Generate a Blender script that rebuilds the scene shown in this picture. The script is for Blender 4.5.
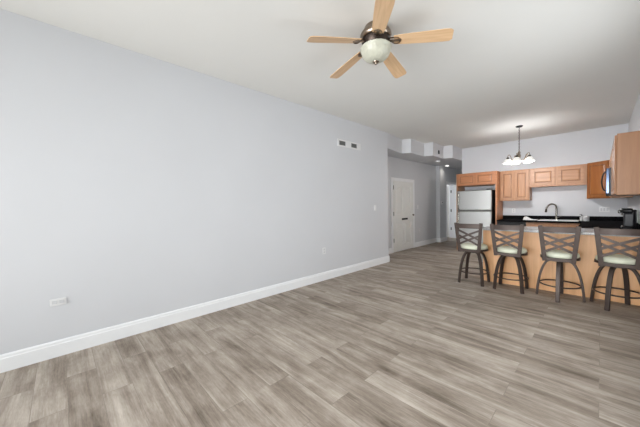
import bpy, bmesh, math, random
from mathutils import Vector, Matrix

random.seed(7)
S = bpy.context.scene
for o in list(bpy.data.objects):
    bpy.data.objects.remove(o)
COL = S.collection
PI = math.pi

# ------------------------------------------------------------------ camera
YAW, PITCH, ROLL, FPX, EYE = -0.8048, -0.0277, -0.0172, 270.53, 1.31
fw = Vector((math.sin(YAW) * math.cos(PITCH), math.cos(YAW) * math.cos(PITCH), math.sin(PITCH)))
rt = Vector((math.cos(YAW), -math.sin(YAW), 0))
up = rt.cross(fw)
r2 = rt * math.cos(ROLL) + up * math.sin(ROLL)
u2 = -rt * math.sin(ROLL) + up * math.cos(ROLL)
cam_data = bpy.data.cameras.new('camera')
cam = bpy.data.objects.new('camera', cam_data)
COL.objects.link(cam)
m = Matrix.Identity(4)
for i in range(3):
    m[i][0], m[i][1], m[i][2] = r2[i], u2[i], -fw[i]
m[0][3], m[1][3], m[2][3] = 0, 0, EYE
cam.matrix_world = m
cam_data.sensor_fit = 'HORIZONTAL'
cam_data.sensor_width = 36
cam_data.lens = 36 * FPX / 640
cam_data.clip_start = 0.02
cam_data.clip_end = 100
S.camera = cam

# ------------------------------------------------------------------ light and exposure
S.view_settings.view_transform = 'Standard'
S.view_settings.look = 'None'
S.view_settings.exposure = 0.0
S.view_settings.gamma = 1.0
S.view_settings.use_curve_mapping = False
world = bpy.data.worlds.new('sky')
S.world = world
world.use_nodes = True
wbg = world.node_tree.nodes['Background']
wbg.inputs['Color'].default_value = (0.80, 0.90, 1.0, 1)
wbg.inputs['Strength'].default_value = 1.1


def area_light(name, loc, direction, w, h, power, color):
    d = bpy.data.lights.new(name, 'AREA')
    d.shape = 'RECTANGLE'
    d.size, d.size_y, d.energy, d.color = w, h, power, color
    o = bpy.data.objects.new(name, d)
    o.location = loc
    o.rotation_euler = Vector(direction).to_track_quat('-Z', 'Y').to_euler()
    COL.objects.link(o)
    return o


DAY = (0.96, 0.98, 1.0)
# daylight by the rear windows; fill by unseen windows added in the right wall
for wx in (-2.4, -0.65):
    beam = area_light('rear_daylight', (wx, -3.16, 1.3), (0, 1, 0.04), 1.5, 1.8, 42, DAY)
    beam.data.spread = math.radians(80)
area_light('near_window_fill', (0.36, 0.3, 1.5), (-1, 0, -1.8), 2.0, 1.8, 30, DAY)
area_light('far_window_fill', (0.36, 3.0, 1.5), (-1, 0, 0.0), 1.9, 1.8, 25, DAY)
area_light('room_daylight', (-4.9, 11.3, 1.5), (0.0, -1, 0), 0.9, 1.4, 70, DAY)
sun_data = bpy.data.lights.new('sun', 'SUN')
sun_data.energy, sun_data.angle, sun_data.color = 26.0, math.radians(1.0), (0.95, 0.97, 1.0)
sun = bpy.data.objects.new('sun', sun_data)
sun.rotation_euler = Vector((0.2, 1, -1.35)).to_track_quat('-Z', 'Y').to_euler()
COL.objects.link(sun)


# ------------------------------------------------------------------ materials
def srgb(r, g, b):
    def f(c):
        c /= 255.0
        return c / 12.92 if c <= 0.04045 else ((c + 0.055) / 1.055) ** 2.4
    return (f(r), f(g), f(b), 1)


def new_mat(name):
    mt = bpy.data.materials.new(name)
    mt.use_nodes = True
    return mt, mt.node_tree.nodes, mt.node_tree.links, mt.node_tree.nodes['Principled BSDF']


def plain(name, col, rough=0.5, metal=0.0, var=0.06, scale=8.0, bump=0.0, spec=0.5, bscale=None, trans=0.0):
    mt, N, L, b = new_mat(name)
    tc = N.new('ShaderNodeTexCoord')
    nz = N.new('ShaderNodeTexNoise')
    nz.inputs['Scale'].default_value = scale
    nz.inputs['Detail'].default_value = 3
    L.new(tc.outputs['Object'], nz.inputs['Vector'])
    rp = N.new('ShaderNodeValToRGB')
    rp.color_ramp.elements[0].position = 0.3
    rp.color_ramp.elements[1].position = 0.7
    rp.color_ramp.elements[0].color = tuple(c * (1 - var) for c in col[:3]) + (1,)
    rp.color_ramp.elements[1].color = tuple(min(1, c * (1 + var)) for c in col[:3]) + (1,)
    L.new(nz.outputs['Fac'], rp.inputs['Fac'])
    L.new(rp.outputs['Color'], b.inputs['Base Color'])
    b.inputs['Roughness'].default_value = rough
    b.inputs['Metallic'].default_value = metal
    b.inputs['Specular IOR Level'].default_value = spec
    b.inputs['Transmission Weight'].default_value = trans
    if bump:
        n2 = N.new('ShaderNodeTexNoise')
        n2.inputs['Scale'].default_value = bscale or 200
        L.new(tc.outputs['Object'], n2.inputs['Vector'])
        bp = N.new('ShaderNodeBump')
        bp.inputs['Strength'].default_value = bump
        bp.inputs['Distance'].default_value = 0.002
        L.new(n2.outputs['Fac'], bp.inputs['Height'])
        L.new(bp.outputs['Normal'], b.inputs['Normal'])
    return mt


def wood(name, dark, mid, light, grain='Z', rough=0.4, scale=1.0):
    mt, N, L, b = new_mat(name)
    tc = N.new('ShaderNodeTexCoord')
    mp = N.new('ShaderNodeMapping')
    sc = {'X': (1.5, 22, 22), 'Y': (22, 1.5, 22), 'Z': (22, 22, 1.5)}[grain]
    mp.inputs['Scale'].default_value = tuple(s * scale for s in sc)
    L.new(tc.outputs['Object'], mp.inputs['Vector'])
    nz = N.new('ShaderNodeTexNoise')
    nz.inputs['Scale'].default_value = 1.0
    nz.inputs['Detail'].default_value = 5
    nz.inputs['Roughness'].default_value = 0.6
    nz.inputs['Distortion'].default_value = 0.6
    L.new(mp.outputs['Vector'], nz.inputs['Vector'])
    rp = N.new('ShaderNodeValToRGB')
    e = rp.color_ramp.elements
    e[0].position, e[0].color = 0.28, dark
    e[1].position, e[1].color = 0.72, light
    k = e.new(0.5)
    k.color = mid
    L.new(nz.outputs['Fac'], rp.inputs['Fac'])
    L.new(rp.outputs['Color'], b.inputs['Base Color'])
    b.inputs['Roughness'].default_value = rough
    return mt


def floor_material():
    mt, N, L, b = new_mat('grey_oak_planks')
    tc = N.new('ShaderNodeTexCoord')

    def noise(scale, detail, sc3, rough=0.55, dist=0.0, offset=None):
        mp = N.new('ShaderNodeMapping')
        mp.inputs['Scale'].default_value = sc3
        src = tc.outputs['Object']
        if offset is not None:
            va = N.new('ShaderNodeVectorMath')
            va.operation = 'ADD'
            L.new(src, va.inputs[0])
            L.new(offset, va.inputs[1])
            src = va.outputs[0]
        L.new(src, mp.inputs['Vector'])
        nz = N.new('ShaderNodeTexNoise')
        nz.inputs['Scale'].default_value = scale
        nz.inputs['Detail'].default_value = detail
        nz.inputs['Roughness'].default_value = rough
        nz.inputs['Distortion'].default_value = dist
        L.new(mp.outputs['Vector'], nz.inputs['Vector'])
        return nz.outputs['Fac']

    def math_n(op, a, bv):
        n = N.new('ShaderNodeMath')
        n.operation = op
        for i, v in enumerate((a, bv)):
            if isinstance(v, (int, float)):
                n.inputs[i].default_value = v
            else:
                L.new(v, n.inputs[i])
        return n.outputs[0]

    br = N.new('ShaderNodeTexBrick')
    br.offset = 0.37
    br.offset_frequency = 2
    br.inputs['Color1'].default_value = (0, 0, 0, 1)
    br.inputs['Color2'].default_value = (1, 1, 1, 1)
    br.inputs['Mortar'].default_value = (0.5, 0.5, 0.5, 1)
    br.inputs['Scale'].default_value = 1.0
    br.inputs['Mortar Size'].default_value = 0.0018
    br.inputs['Mortar Smooth'].default_value = 0.2
    br.inputs['Brick Width'].default_value = 1.22
    br.inputs['Row Height'].default_value = 0.178
    L.new(tc.outputs['Object'], br.inputs['Vector'])
    sep = N.new('ShaderNodeSeparateColor')
    L.new(br.outputs['Color'], sep.inputs['Color'])
    rnd = sep.outputs['Red']
    sh = N.new('ShaderNodeCombineXYZ')
    L.new(math_n('MULTIPLY', rnd, 37.0), sh.inputs['X'])
    L.new(math_n('MULTIPLY', rnd, 11.0), sh.inputs['Y'])
    off = sh.outputs['Vector']
    cloud = noise(1.0, 4, (0.75, 9.0, 1), 0.6, 0.9, off)
    patch = noise(1.0, 3, (3.0, 5.0, 1), 0.6, 0.5, off)
    grain = noise(1.0, 8, (2.6, 60, 1), 0.7, 0.4, off)
    fine = noise(1.0, 5, (22, 130, 1), 0.65, 0.3, off)
    v = math_n('MULTIPLY', rnd, 0.11)
    v = math_n('ADD', v, math_n('MULTIPLY', cloud, 0.70))
    v = math_n('ADD', v, math_n('MULTIPLY', patch, 0.42))
    v = math_n('ADD', v, math_n('MULTIPLY', grain, 0.30))
    v = math_n('ADD', v, math_n('MULTIPLY', fine, 0.24))
    v = math_n('SUBTRACT', v, 0.40)
    rp = N.new('ShaderNodeValToRGB')
    e = rp.color_ramp.elements
    e[0].position, e[0].color = 0.22, srgb(96, 85, 74)
    e[1].position, e[1].color = 0.80, srgb(208, 199, 188)
    k = e.new(0.44)
    k.color = srgb(147, 135, 123)
    k = e.new(0.60)
    k.color = srgb(177, 166, 154)
    L.new(v, rp.inputs['Fac'])
    mx = N.new('ShaderNodeMix')
    mx.data_type = 'RGBA'
    L.new(math_n('MULTIPLY', br.outputs['Fac'], 0.3), mx.inputs['Factor'])
    L.new(rp.outputs['Color'], mx.inputs['A'])
    mx.inputs['B'].default_value = srgb(60, 52, 45)
    L.new(mx.outputs['Result'], b.inputs['Base Color'])
    b.inputs['Roughness'].default_value = 0.5
    b.inputs['Specular IOR Level'].default_value = 0.15
    bp = N.new('ShaderNodeBump')
    bp.inputs['Strength'].default_value = 0.12
    bp.inputs['Distance'].default_value = 0.002
    L.new(grain, bp.inputs['Height'])
    L.new(bp.outputs['Normal'], b.inputs['Normal'])
    return mt


def granite(name, a, bcol, c, rough, spec=0.5):
    mt, N, L, b = new_mat(name)
    tc = N.new('ShaderNodeTexCoord')
    vo = N.new('ShaderNodeTexNoise')
    vo.inputs['Scale'].default_value = 90
    vo.inputs['Detail'].default_value = 4
    L.new(tc.outputs['Object'], vo.inputs['Vector'])
    rp = N.new('ShaderNodeValToRGB')
    e = rp.color_ramp.elements
    e[0].position, e[0].color = 0.4, a
    e[1].position, e[1].color = 0.68, c
    k = e.new(0.52)
    k.color = bcol
    L.new(vo.outputs['Fac'], rp.inputs['Fac'])
    L.new(rp.outputs['Color'], b.inputs['Base Color'])
    b.inputs['Roughness'].default_value = rough
    b.inputs['Specular IOR Level'].default_value = spec
    return mt


def brushed(name, col, rough=0.3, axis='Z'):
    mt, N, L, b = new_mat(name)
    tc = N.new('ShaderNodeTexCoord')
    mp = N.new('ShaderNodeMapping')
    mp.inputs['Scale'].default_value = (400, 400, 4) if axis == 'Z' else (4, 400, 400)
    L.new(tc.outputs['Object'], mp.inputs['Vector'])
    nz = N.new('ShaderNodeTexNoise')
    nz.inputs['Scale'].default_value = 1
    L.new(mp.outputs['Vector'], nz.inputs['Vector'])
    mr = N.new('ShaderNodeMapRange')
    mr.inputs['To Min'].default_value = rough - 0.07
    mr.inputs['To Max'].default_value = rough + 0.07
    L.new(nz.outputs['Fac'], mr.inputs['Value'])
    L.new(mr.outputs['Result'], b.inputs['Roughness'])
    b.inputs['Base Color'].default_value = col
    b.inputs['Metallic'].default_value = 1.0
    return mt


def glowing(name, col, strength, base=(0.9, 0.88, 0.84, 1)):
    mt, N, L, b = new_mat(name)
    tc = N.new('ShaderNodeTexCoord')
    nz = N.new('ShaderNodeTexNoise')
    nz.inputs['Scale'].default_value = 14
    nz.inputs['Distortion'].default_value = 1.5
    L.new(tc.outputs['Object'], nz.inputs['Vector'])
    rp = N.new('ShaderNodeValToRGB')
    rp.color_ramp.elements[0].position = 0.35
    rp.color_ramp.elements[0].color = tuple(c * 0.86 for c in base[:3]) + (1,)
    rp.color_ramp.elements[1].position = 0.65
    rp.color_ramp.elements[1].color = base
    L.new(nz.outputs['Fac'], rp.inputs['Fac'])
    L.new(rp.outputs['Color'], b.inputs['Base Color'])
    b.inputs['Roughness'].default_value = 0.35
    b.inputs['Emission Color'].default_value = col
    b.inputs['Emission Strength'].default_value = strength
    return mt


M = {}
M['wall'] = plain('cool_grey_paint', srgb(212, 213, 216), 0.75, var=0.012, scale=1.5, bump=0.05, bscale=350, spec=0.2)
M['hall_wall'] = plain('hall_grey_paint', srgb(210, 211, 213), 0.75, var=0.012, scale=1.5, bump=0.05, bscale=350, spec=0.2)
M['ceiling'] = plain('ceiling_white_paint', srgb(228, 227, 223), 0.9, var=0.01, scale=1.2, bump=0.05, bscale=250, spec=0.1)
M['trim'] = plain('white_trim_paint', srgb(240, 241, 242), 0.4, var=0.01)
M['door'] = plain('white_door_paint', srgb(232, 232, 228), 0.45, var=0.012)
M['floor'] = floor_material()
M['maple'] = wood('honey_maple', srgb(158, 111, 76), srgb(173, 126, 90), srgb(186, 140, 103), 'Z', 0.42)
M['maple_groove_shade'] = wood('honey_maple_groove_shade', srgb(104, 64, 38), srgb(120, 76, 46), srgb(134, 88, 56), 'Z', 0.42)
M['maple_wide'] = wood('honey_maple_across', srgb(158, 111, 76), srgb(173, 126, 90), srgb(186, 140, 103), 'X', 0.42)
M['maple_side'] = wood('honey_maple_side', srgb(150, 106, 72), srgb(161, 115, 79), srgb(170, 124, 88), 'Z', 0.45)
M['amber'] = wood('maple_diagonal_shade', srgb(134, 78, 36), srgb(150, 92, 46), srgb(164, 106, 58), 'Z', 0.35)  # darker maple copy: shade of the diagonal face put into the colour
M['amber_wide'] = wood('amber_maple_across', srgb(160, 102, 64), srgb(174, 115, 76), srgb(186, 128, 88), 'X', 0.38)
M['panel'] = wood('peninsula_maple_panel', srgb(210, 158, 108), srgb(224, 172, 122), srgb(234, 184, 136), 'Z', 0.38, 0.7)
M['blade'] = wood('light_maple_blade', srgb(206, 168, 128), srgb(222, 186, 146), srgb(232, 200, 162), 'X', 0.4, 1.2)
M['black_stone'] = granite('black_granite', srgb(10, 10, 11), srgb(16, 16, 18), srgb(38, 38, 42), 0.8, 0.03)
M['grey_stone'] = granite('grey_speckled_stone', srgb(150, 149, 148), srgb(172, 171, 170), srgb(192, 191, 190), 0.22)
M['bronze'] = plain('brushed_bronze_metal', srgb(68, 56, 50), 0.45, 0.35, var=0.10, scale=25, bump=0.15, bscale=120)
M['cushion'] = plain('pale_sage_vinyl', srgb(220, 222, 200), 0.5, var=0.03, scale=18, bump=0.2, bscale=160)
M['steel'] = brushed('stainless_steel', (0.42, 0.42, 0.41, 1), 0.36, 'Z')
M['chrome'] = plain('satin_nickel', srgb(160, 157, 150), 0.25, 1.0, var=0.04)
M['nickel'] = plain('aged_pewter', srgb(150, 136, 122), 0.28, 1.0, var=0.12, scale=20)
M['oil_bronze'] = plain('dark_oiled_bronze', srgb(62, 52, 46), 0.35, 0.8, var=0.12, scale=20)
M['black'] = plain('black_plastic', srgb(20, 20, 22), 0.42, var=0.1, spec=0.25)
M['black_matte'] = plain('black_shadow_recess', srgb(16, 16, 17), 0.8, var=0.1)
M['dark_grey'] = plain('charcoal_enamel', srgb(52, 53, 56), 0.4, var=0.06)
M['glass_dark'] = plain('smoked_glass', srgb(104, 120, 148), 0.12, 0.6, var=0.05)
M['white_plastic'] = plain('white_plastic', srgb(228, 228, 228), 0.35, var=0.01)
M['grey_plastic'] = plain('grey_plastic', srgb(200, 201, 203), 0.45, var=0.03)
M['louver'] = plain('grey_louver_shade', srgb(120, 120, 118), 0.6, var=0.04)
M['cloth'] = plain('white_cotton', srgb(236, 236, 234), 0.9, var=0.03, bump=0.4, bscale=90)
M['brass'] = plain('dull_hinge_metal', srgb(120, 116, 110), 0.35, 0.9, var=0.05)
M['alabaster'] = glowing('alabaster_glass', (1, 0.95, 0.86, 1), 0.0, srgb(196, 195, 178))
M['lit_glass'] = glowing('lit_frosted_glass', (1, 0.96, 0.9, 1), 0.4)
M['bulb'] = glowing('lamp_bulb', (1, 0.9, 0.75, 1), 6.0)
M['lens'] = glowing('downlight_lens', (1, 0.96, 0.9, 1), 4.0)
def window_glass():
    mt, N, L, b_ = new_mat('window_glass')
    N.remove(b_)
    out = N['Material Output']
    tr, gl, mx = N.new('ShaderNodeBsdfTransparent'), N.new('ShaderNodeBsdfGlossy'), N.new('ShaderNodeMixShader')
    mx.inputs[0].default_value = 0.06
    tr.inputs['Color'].default_value = (0.95, 0.97, 0.96, 1)
    gl.inputs['Roughness'].default_value = 0.02
    L.new(tr.outputs[0], mx.inputs[1])
    L.new(gl.outputs[0], mx.inputs[2])
    L.new(mx.outputs[0], out.inputs['Surface'])
    return mt


M['glass'] = window_glass()


# ------------------------------------------------------------------ mesh helpers
def box(bm, x0, x1, y0, y1, z0, z1):
    v = [bm.verts.new((x, y, z)) for z in (z0, z1) for y in (y0, y1) for x in (x0, x1)]
    for f in ((0, 2, 3, 1), (4, 5, 7, 6), (0, 1, 5, 4), (2, 6, 7, 3), (0, 4, 6, 2), (1, 3, 7, 5)):
        bm.faces.new([v[i] for i in f])


def obox(bm, o, u, v, n, a0, a1, b0, b1, c0, c1):
    """box in the frame o, u, v, n"""
    P = lambda a, b, c: o + u * a + v * b + n * c
    vs = [bm.verts.new(P(a, b, c)) for c in (c0, c1) for b in (b0, b1) for a in (a0, a1)]
    for f in ((0, 2, 3, 1), (4, 5, 7, 6), (0, 1, 5, 4), (2, 6, 7, 3), (0, 4, 6, 2), (1, 3, 7, 5)):
        bm.faces.new([vs[i] for i in f])


def prism(bm, poly, z0, z1):
    a = [bm.verts.new((x, y, z0)) for x, y in poly]
    b = [bm.verts.new((x, y, z1)) for x, y in poly]
    bm.faces.new(a[::-1])
    bm.faces.new(b)
    n = len(poly)
    for i in range(n):
        bm.faces.new((a[i], a[(i + 1) % n], b[(i + 1) % n], b[i]))


def lathe(bm, prof, n=32, c=(0, 0, 0), ribs=0, depth=0.0, caps=True):
    rings = []
    for r, z in prof:
        if r < 1e-5:
            rings.append([bm.verts.new((c[0], c[1], c[2] + z))])
        else:
            ring = []
            for k in range(n):
                t = 2 * PI * k / n
                rr = r * (1 + depth * math.cos(ribs * t)) if ribs else r
                ring.append(bm.verts.new((c[0] + rr * math.cos(t), c[1] + rr * math.sin(t), c[2] + z)))
            rings.append(ring)
    for A, B in zip(rings, rings[1:]):
        for k in range(n):
            k2 = (k + 1) % n
            if len(A) == 1 and len(B) == 1:
                continue
            if len(A) == 1:
                bm.faces.new((A[0], B[k], B[k2]))
            elif len(B) == 1:
                bm.faces.new((A[k], B[0], A[k2]))
            else:
                bm.faces.new((A[k], B[k], B[k2], A[k2]))
    for ring in (rings[0], rings[-1]):
        if caps and len(ring) > 2:
            bm.faces.new(ring)


def tube(bm, pts, sec, n=10, closed=False, ref=None):
    """sweep: sec is a radius (or list of radii) or a (width, thickness) bar"""
    pts = [Vector(p) for p in pts]
    N_ = len(pts)
    rings = []
    prev = None
    for i, p in enumerate(pts):
        if closed:
            t = (pts[(i + 1) % N_] - pts[i - 1]).normalized()
        else:
            t = (pts[min(i + 1, N_ - 1)] - pts[max(i - 1, 0)]).normalized()
        if ref is not None:
            a = Vector(ref)
        elif prev is None:
            a = Vector((0, 0, 1)) if abs(t.z) < 0.9 else Vector((1, 0, 0))
        else:
            a = prev
        a = (a - t * a.dot(t)).normalized()
        prev = a
        b = t.cross(a)
        if isinstance(sec, tuple):
            w, h = sec[0] / 2, sec[1] / 2
            ring = [bm.verts.new(p + a * x + b * y) for x, y in ((-w, -h), (w, -h), (w, h), (-w, h))]
        else:
            r = sec[i] if isinstance(sec, list) else sec
            ring = [bm.verts.new(p + a * r * math.cos(2 * PI * k / n) + b * r * math.sin(2 * PI * k / n)) for k in range(n)]
        rings.append(ring)
    m_ = len(rings[0])
    pairs = list(zip(rings, rings[1:])) + ([(rings[-1], rings[0])] if closed else [])
    for A, B in pairs:
        for k in range(m_):
            bm.faces.new((A[k], A[(k + 1) % m_], B[(k + 1) % m_], B[k]))
    if not closed:
        bm.faces.new(rings[0][::-1])
        bm.faces.new(rings[-1])


def spline(ctrl, n=8):
    c = [Vector(p) for p in ctrl]
    c = [2 * c[0] - c[1]] + c + [2 * c[-1] - c[-2]]
    out = []
    for i in range(1, len(c) - 2):
        p0, p1, p2, p3 = c[i - 1:i + 3]
        for k in range(n):
            t = k / n
            out.append(0.5 * (2 * p1 + (p2 - p0) * t + (2 * p0 - 5 * p1 + 4 * p2 - p3) * t * t + (3 * p1 - p0 - 3 * p2 + p3) * t ** 3))
    out.append(c[-2])
    return out


def sphere(bm, c, r, sz=1.0, n=20):
    prof = [(r * math.sin(PI * k / 10), -r * sz * math.cos(PI * k / 10)) for k in range(11)]
    prof[0] = (0, -r * sz)
    prof[-1] = (0, r * sz)
    lathe(bm, prof, n, c)


def origin(o):
    v = Vector((0, 0, 0))
    while o is not None:
        v += o.location
        o = o.parent
    return v


def obj(name, bm, mat, parent=None, world_space=True, bevel=0.0, smooth=False, loc=None):
    """link the bmesh as one mesh object; with world_space its vertices are world coordinates"""
    bmesh.ops.recalc_face_normals(bm, faces=bm.faces)
    shift = Vector((0, 0, 0))
    if loc is not None and world_space:
        shift = Vector(loc)
    elif parent is not None and world_space:
        shift = origin(parent)
    if shift.length:
        bmesh.ops.translate(bm, verts=bm.verts, vec=-shift)
    me = bpy.data.meshes.new(name)
    bm.to_mesh(me)
    bm.free()
    me.materials.append(mat)
    if smooth:
        for p in me.polygons:
            p.use_smooth = True
    o = bpy.data.objects.new(name, me)
    COL.objects.link(o)
    if parent is not None:
        o.parent = parent
    if loc is not None:
        o.location = loc
    if bevel:
        md = o.modifiers.new('soft_edges', 'BEVEL')
        md.width = bevel
        md.segments = 2
        md.limit_method = 'ANGLE'
        md.angle_limit = math.radians(40)
    if smooth:
        md = o.modifiers.new('crease', 'EDGE_SPLIT')
        md.split_angle = math.radians(45)
    return o


def tag(o, label=None, cat=None, group=None, kind=None):
    if label:
        o['label'] = label
    if cat:
        o['category'] = cat
    if group:
        o['group'] = group
    if kind:
        o['kind'] = kind
    return o


def thing(name, label, cat, loc=(0, 0, 0), rotz=0.0, group=None):
    o = bpy.data.objects.new(name, None)
    o.empty_display_size = 0.1
    o.location = loc
    o.rotation_euler = (0, 0, rotz)
    COL.objects.link(o)
    return tag(o, label, cat, group)


def struct(name, bm, mat, label, cat, bevel=0.0):
    return tag(obj(name, bm, mat, bevel=bevel), label, cat, kind='structure')


def struct_root(name, label, cat, loc):
    return tag(thing(name, label, cat, loc), kind='structure')


def B():
    return bmesh.new()


def part(name, mat, parent, fill, bevel=0.0, smooth=False, world_space=True):
    bm = B()
    fill(bm)
    return obj(name, bm, mat, parent, world_space, bevel, smooth)


def copy_tree(o, parent=None):
    c = o.copy()
    COL.objects.link(c)
    if parent is not None:
        c.parent = parent
    for ch in list(o.children):
        copy_tree(ch, c)
    return c


# ------------------------------------------------------------------ the room shell
XL, XR, YB, H = -3.38, 0.39, 8.75, 2.95     # left wall, right wall, kitchen end wall, ceiling
XD, XJ, YW, HS = -3.93, -3.80, 5.42, 2.60   # hall wall, hall wall past its corner, end of left wall, hall ceiling
YR, YE = -3.25, 11.6

bm = B(); box(bm, -5.9, XR + 0.2, YR - 0.2, YE + 0.2, -0.12, 0)
struct('floor', bm, M['floor'], 'grey brown oak plank floor running through the whole room', 'floor')
bm = B(); box(bm, -5.9, XR + 0.2, YR - 0.2, YE + 0.2, H, H + 0.12)
struct('ceiling', bm, M['ceiling'], 'flat white ceiling of the living room and kitchen', 'ceiling')
bm = B(); box(bm, XD - 0.15, XL, YR, YW, 0, H)
struct('wall_left', bm, M['wall'], 'long pale grey wall with the air grille and outlets', 'wall')
bm = B(); box(bm, -2.91, XR, YB, YB + 0.13, 0, H)
struct('wall_back', bm, M['wall'], 'pale grey kitchen wall behind sink and refrigerator', 'wall')
# near right wall with two unseen window openings added for fill light
bm = B()
for y0, y1, z0, z1 in ((YR - 0.2, -0.75, 0, H), (-0.75, 1.35, 0, 0.55), (-0.75, 1.35, 2.45, H), (1.35, 2.0, 0, H),
                       (2.0, 4.0, 0, 0.55), (2.0, 4.0, 2.45, H), (4.0, YE + 0.2, 0, H)):
    box(bm, XR, XR + 0.16, y0, y1, z0, z1)
struct('wall_right', bm, M['wall'], 'pale grey wall behind the cabinet with plain wood side', 'wall')
bm = B()
for x0, x1, z0, z1 in ((XD - 0.15, -3.2, 0, H), (-3.2, -1.6, 0, 0.35), (-3.2, -1.6, 2.55, H), (-1.6, -1.45, 0, H),
                       (-1.45, 0.15, 0, 0.35), (-1.45, 0.15, 2.55, H), (0.15, XR, 0, H)):
    box(bm, x0, x1, YR - 0.16, YR, z0, z1)
struct('wall_rear', bm, M['wall'], 'pale grey window wall facing the kitchen', 'wall')


def window(n, label, axis, a0, a1, z0, z1, at):
    c = ((a0 + a1) / 2, at, z0) if axis == 'X' else (at, (a0 + a1) / 2, z0)
    root = struct_root('window_%d' % n, label, 'window', c)

    def fr(bm):
        t = 0.05
        mid = (a0 + a1) / 2
        for p0, p1, q0, q1 in ((a0, a0 + t, z0, z1), (a1 - t, a1, z0, z1), (a0 + t, a1 - t, z0, z0 + t), (a0 + t, a1 - t, z1 - t, z1),
                               (mid - 0.02, mid + 0.02, z0 + t, z1 - t)):
            if axis == 'X':
                box(bm, p0, p1, at - 0.04, at + 0.04, q0, q1)
            else:
                box(bm, at - 0.04, at + 0.04, p0, p1, q0, q1)
    part('window_frame', M['trim'], root, fr, 0.004)

    def gl(bm):
        if axis == 'X':
            box(bm, a0 + 0.03, a1 - 0.03, at - 0.004, at + 0.004, z0 + 0.03, z1 - 0.03)
        else:
            box(bm, at - 0.004, at + 0.004, a0 + 0.03, a1 - 0.03, z0 + 0.03, z1 - 0.03)
    part('pane', M['glass'], root, gl)


window(1, 'wide white framed window beside the long grey wall', 'X', -3.2, -1.6, 0.35, 2.55, YR - 0.09)
window(2, 'wide white framed window behind the viewpoint', 'X', -1.45, 0.15, 0.35, 2.55, YR - 0.09)
window(3, 'broad white framed window added out of view beside the viewpoint', 'Y', -0.75, 1.35, 0.55, 2.45, XR + 0.09)
window(4, 'broad white framed window added out of view next to the stools', 'Y', 2.0, 4.0, 0.55, 2.45, XR + 0.09)

# hall: dropped ceiling with a stepped front, door wall, corner, far end
STEP = [(XL, YW), (-3.50, 6.27), (-3.31, 6.37), (-3.32, 7.13), (-3.11, 7.20), (-3.12, 7.90), (-2.90, 8.00), (-2.91, YB)]
bm = B(); prism(bm, STEP + [(-2.91, YE), (XD - 0.15, YE), (XD - 0.15, YW)], HS, H)
struct('ceiling_hall', bm, M['wall'], 'dropped hall ceiling with a stepped zigzag front edge', 'ceiling')
bm = B(); box(bm, XD - 0.15, XD, YW, 9.32, 0, HS)
struct('wall_hall', bm, M['hall_wall'], 'grey hall wall holding the white four panel door', 'wall')
bm = B()
box(bm, XD - 0.15, XJ, 9.32, 9.90, 0, HS)
box(bm, XD - 0.15, XJ, 9.90, 10.90, 2.03, HS)
box(bm, XD - 0.15, XJ, 10.90, YE, 0, HS)
struct('wall_hall_far', bm, M['hall_wall'], 'grey hall wall past the corner with thermostat and open doorway', 'wall')
bm = B(); box(bm, XD - 0.15, -2.91, YE, YE + 0.12, 0, HS)
struct('wall_hall_end', bm, M['hall_wall'], 'grey end wall of the hall', 'wall')
bm = B(); box(bm, -2.91, -2.78, YB + 0.13, YE, 0, H)
struct('wall_hall_side', bm, M['hall_wall'], 'grey hall wall behind the refrigerator', 'wall')
bm = B()
box(bm, -5.8, -5.7, 9.2, YE, 0, H)
box(bm, -5.7, XD - 0.15, 9.2, 9.3, 0, H)
box(bm, -5.7, XD - 0.15, YE - 0.1, YE, 0, H)
struct('wall_side_room', bm, M['wall'], 'pale wall of the room beyond the open doorway', 'wall')


def baseboard(name, label, segs, h=0.145, t=0.016):
    """segs: (p, q, normal) in plan"""
    bm = B()
    for p, q, n in segs:
        p, q, n = Vector((*p, 0)), Vector((*q, 0)), Vector((*n, 0))
        u = (q - p).normalized()
        L_ = (q - p).length
        prof = [(0, 0), (t, 0), (t, h - 0.035), (t * 0.75, h - 0.028), (t * 0.7, h - 0.012), (t * 0.35, h), (0, h)]
        A = [bm.verts.new(p + n * a + Vector((0, 0, z))) for a, z in prof]
        C = [bm.verts.new(p + u * L_ + n * a + Vector((0, 0, z))) for a, z in prof]
        bm.faces.new(A)
        bm.faces.new(C[::-1])
        k = len(prof)
        for i in range(k):
            bm.faces.new((A[i], C[i], C[(i + 1) % k], A[(i + 1) % k]))
    return struct(name, bm, M['trim'], label, 'baseboard')


baseboard('baseboard_left', 'tall white baseboard along the long grey wall',
          [((XL, YR), (XL, YW + 0.016), (1, 0)), ((XL, YW), (XD, YW), (0, 1))])
baseboard('baseboard_hall', 'white baseboard along the hall wall either side of door',
          [((XD, YW + 0.016), (XD, 6.44), (1, 0)), ((XD, 7.74), (XD, 9.304), (1, 0)), ((XD, 9.32), (XJ + 0.016, 9.32), (0, -1)),
           ((XJ, 9.32), (XJ, 9.82), (1, 0)), ((XJ, 10.98), (XJ, YE), (1, 0))])
baseboard('baseboard_rear', 'white baseboard below the wide windows', [((XL + 0.016, YR), (XR, YR), (0, 1))])
baseboard('baseboard_right', 'white baseboard along the wall before the peninsula', [((XR, YR + 0.016), (XR, 5.08), (-1, 0))])


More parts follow.
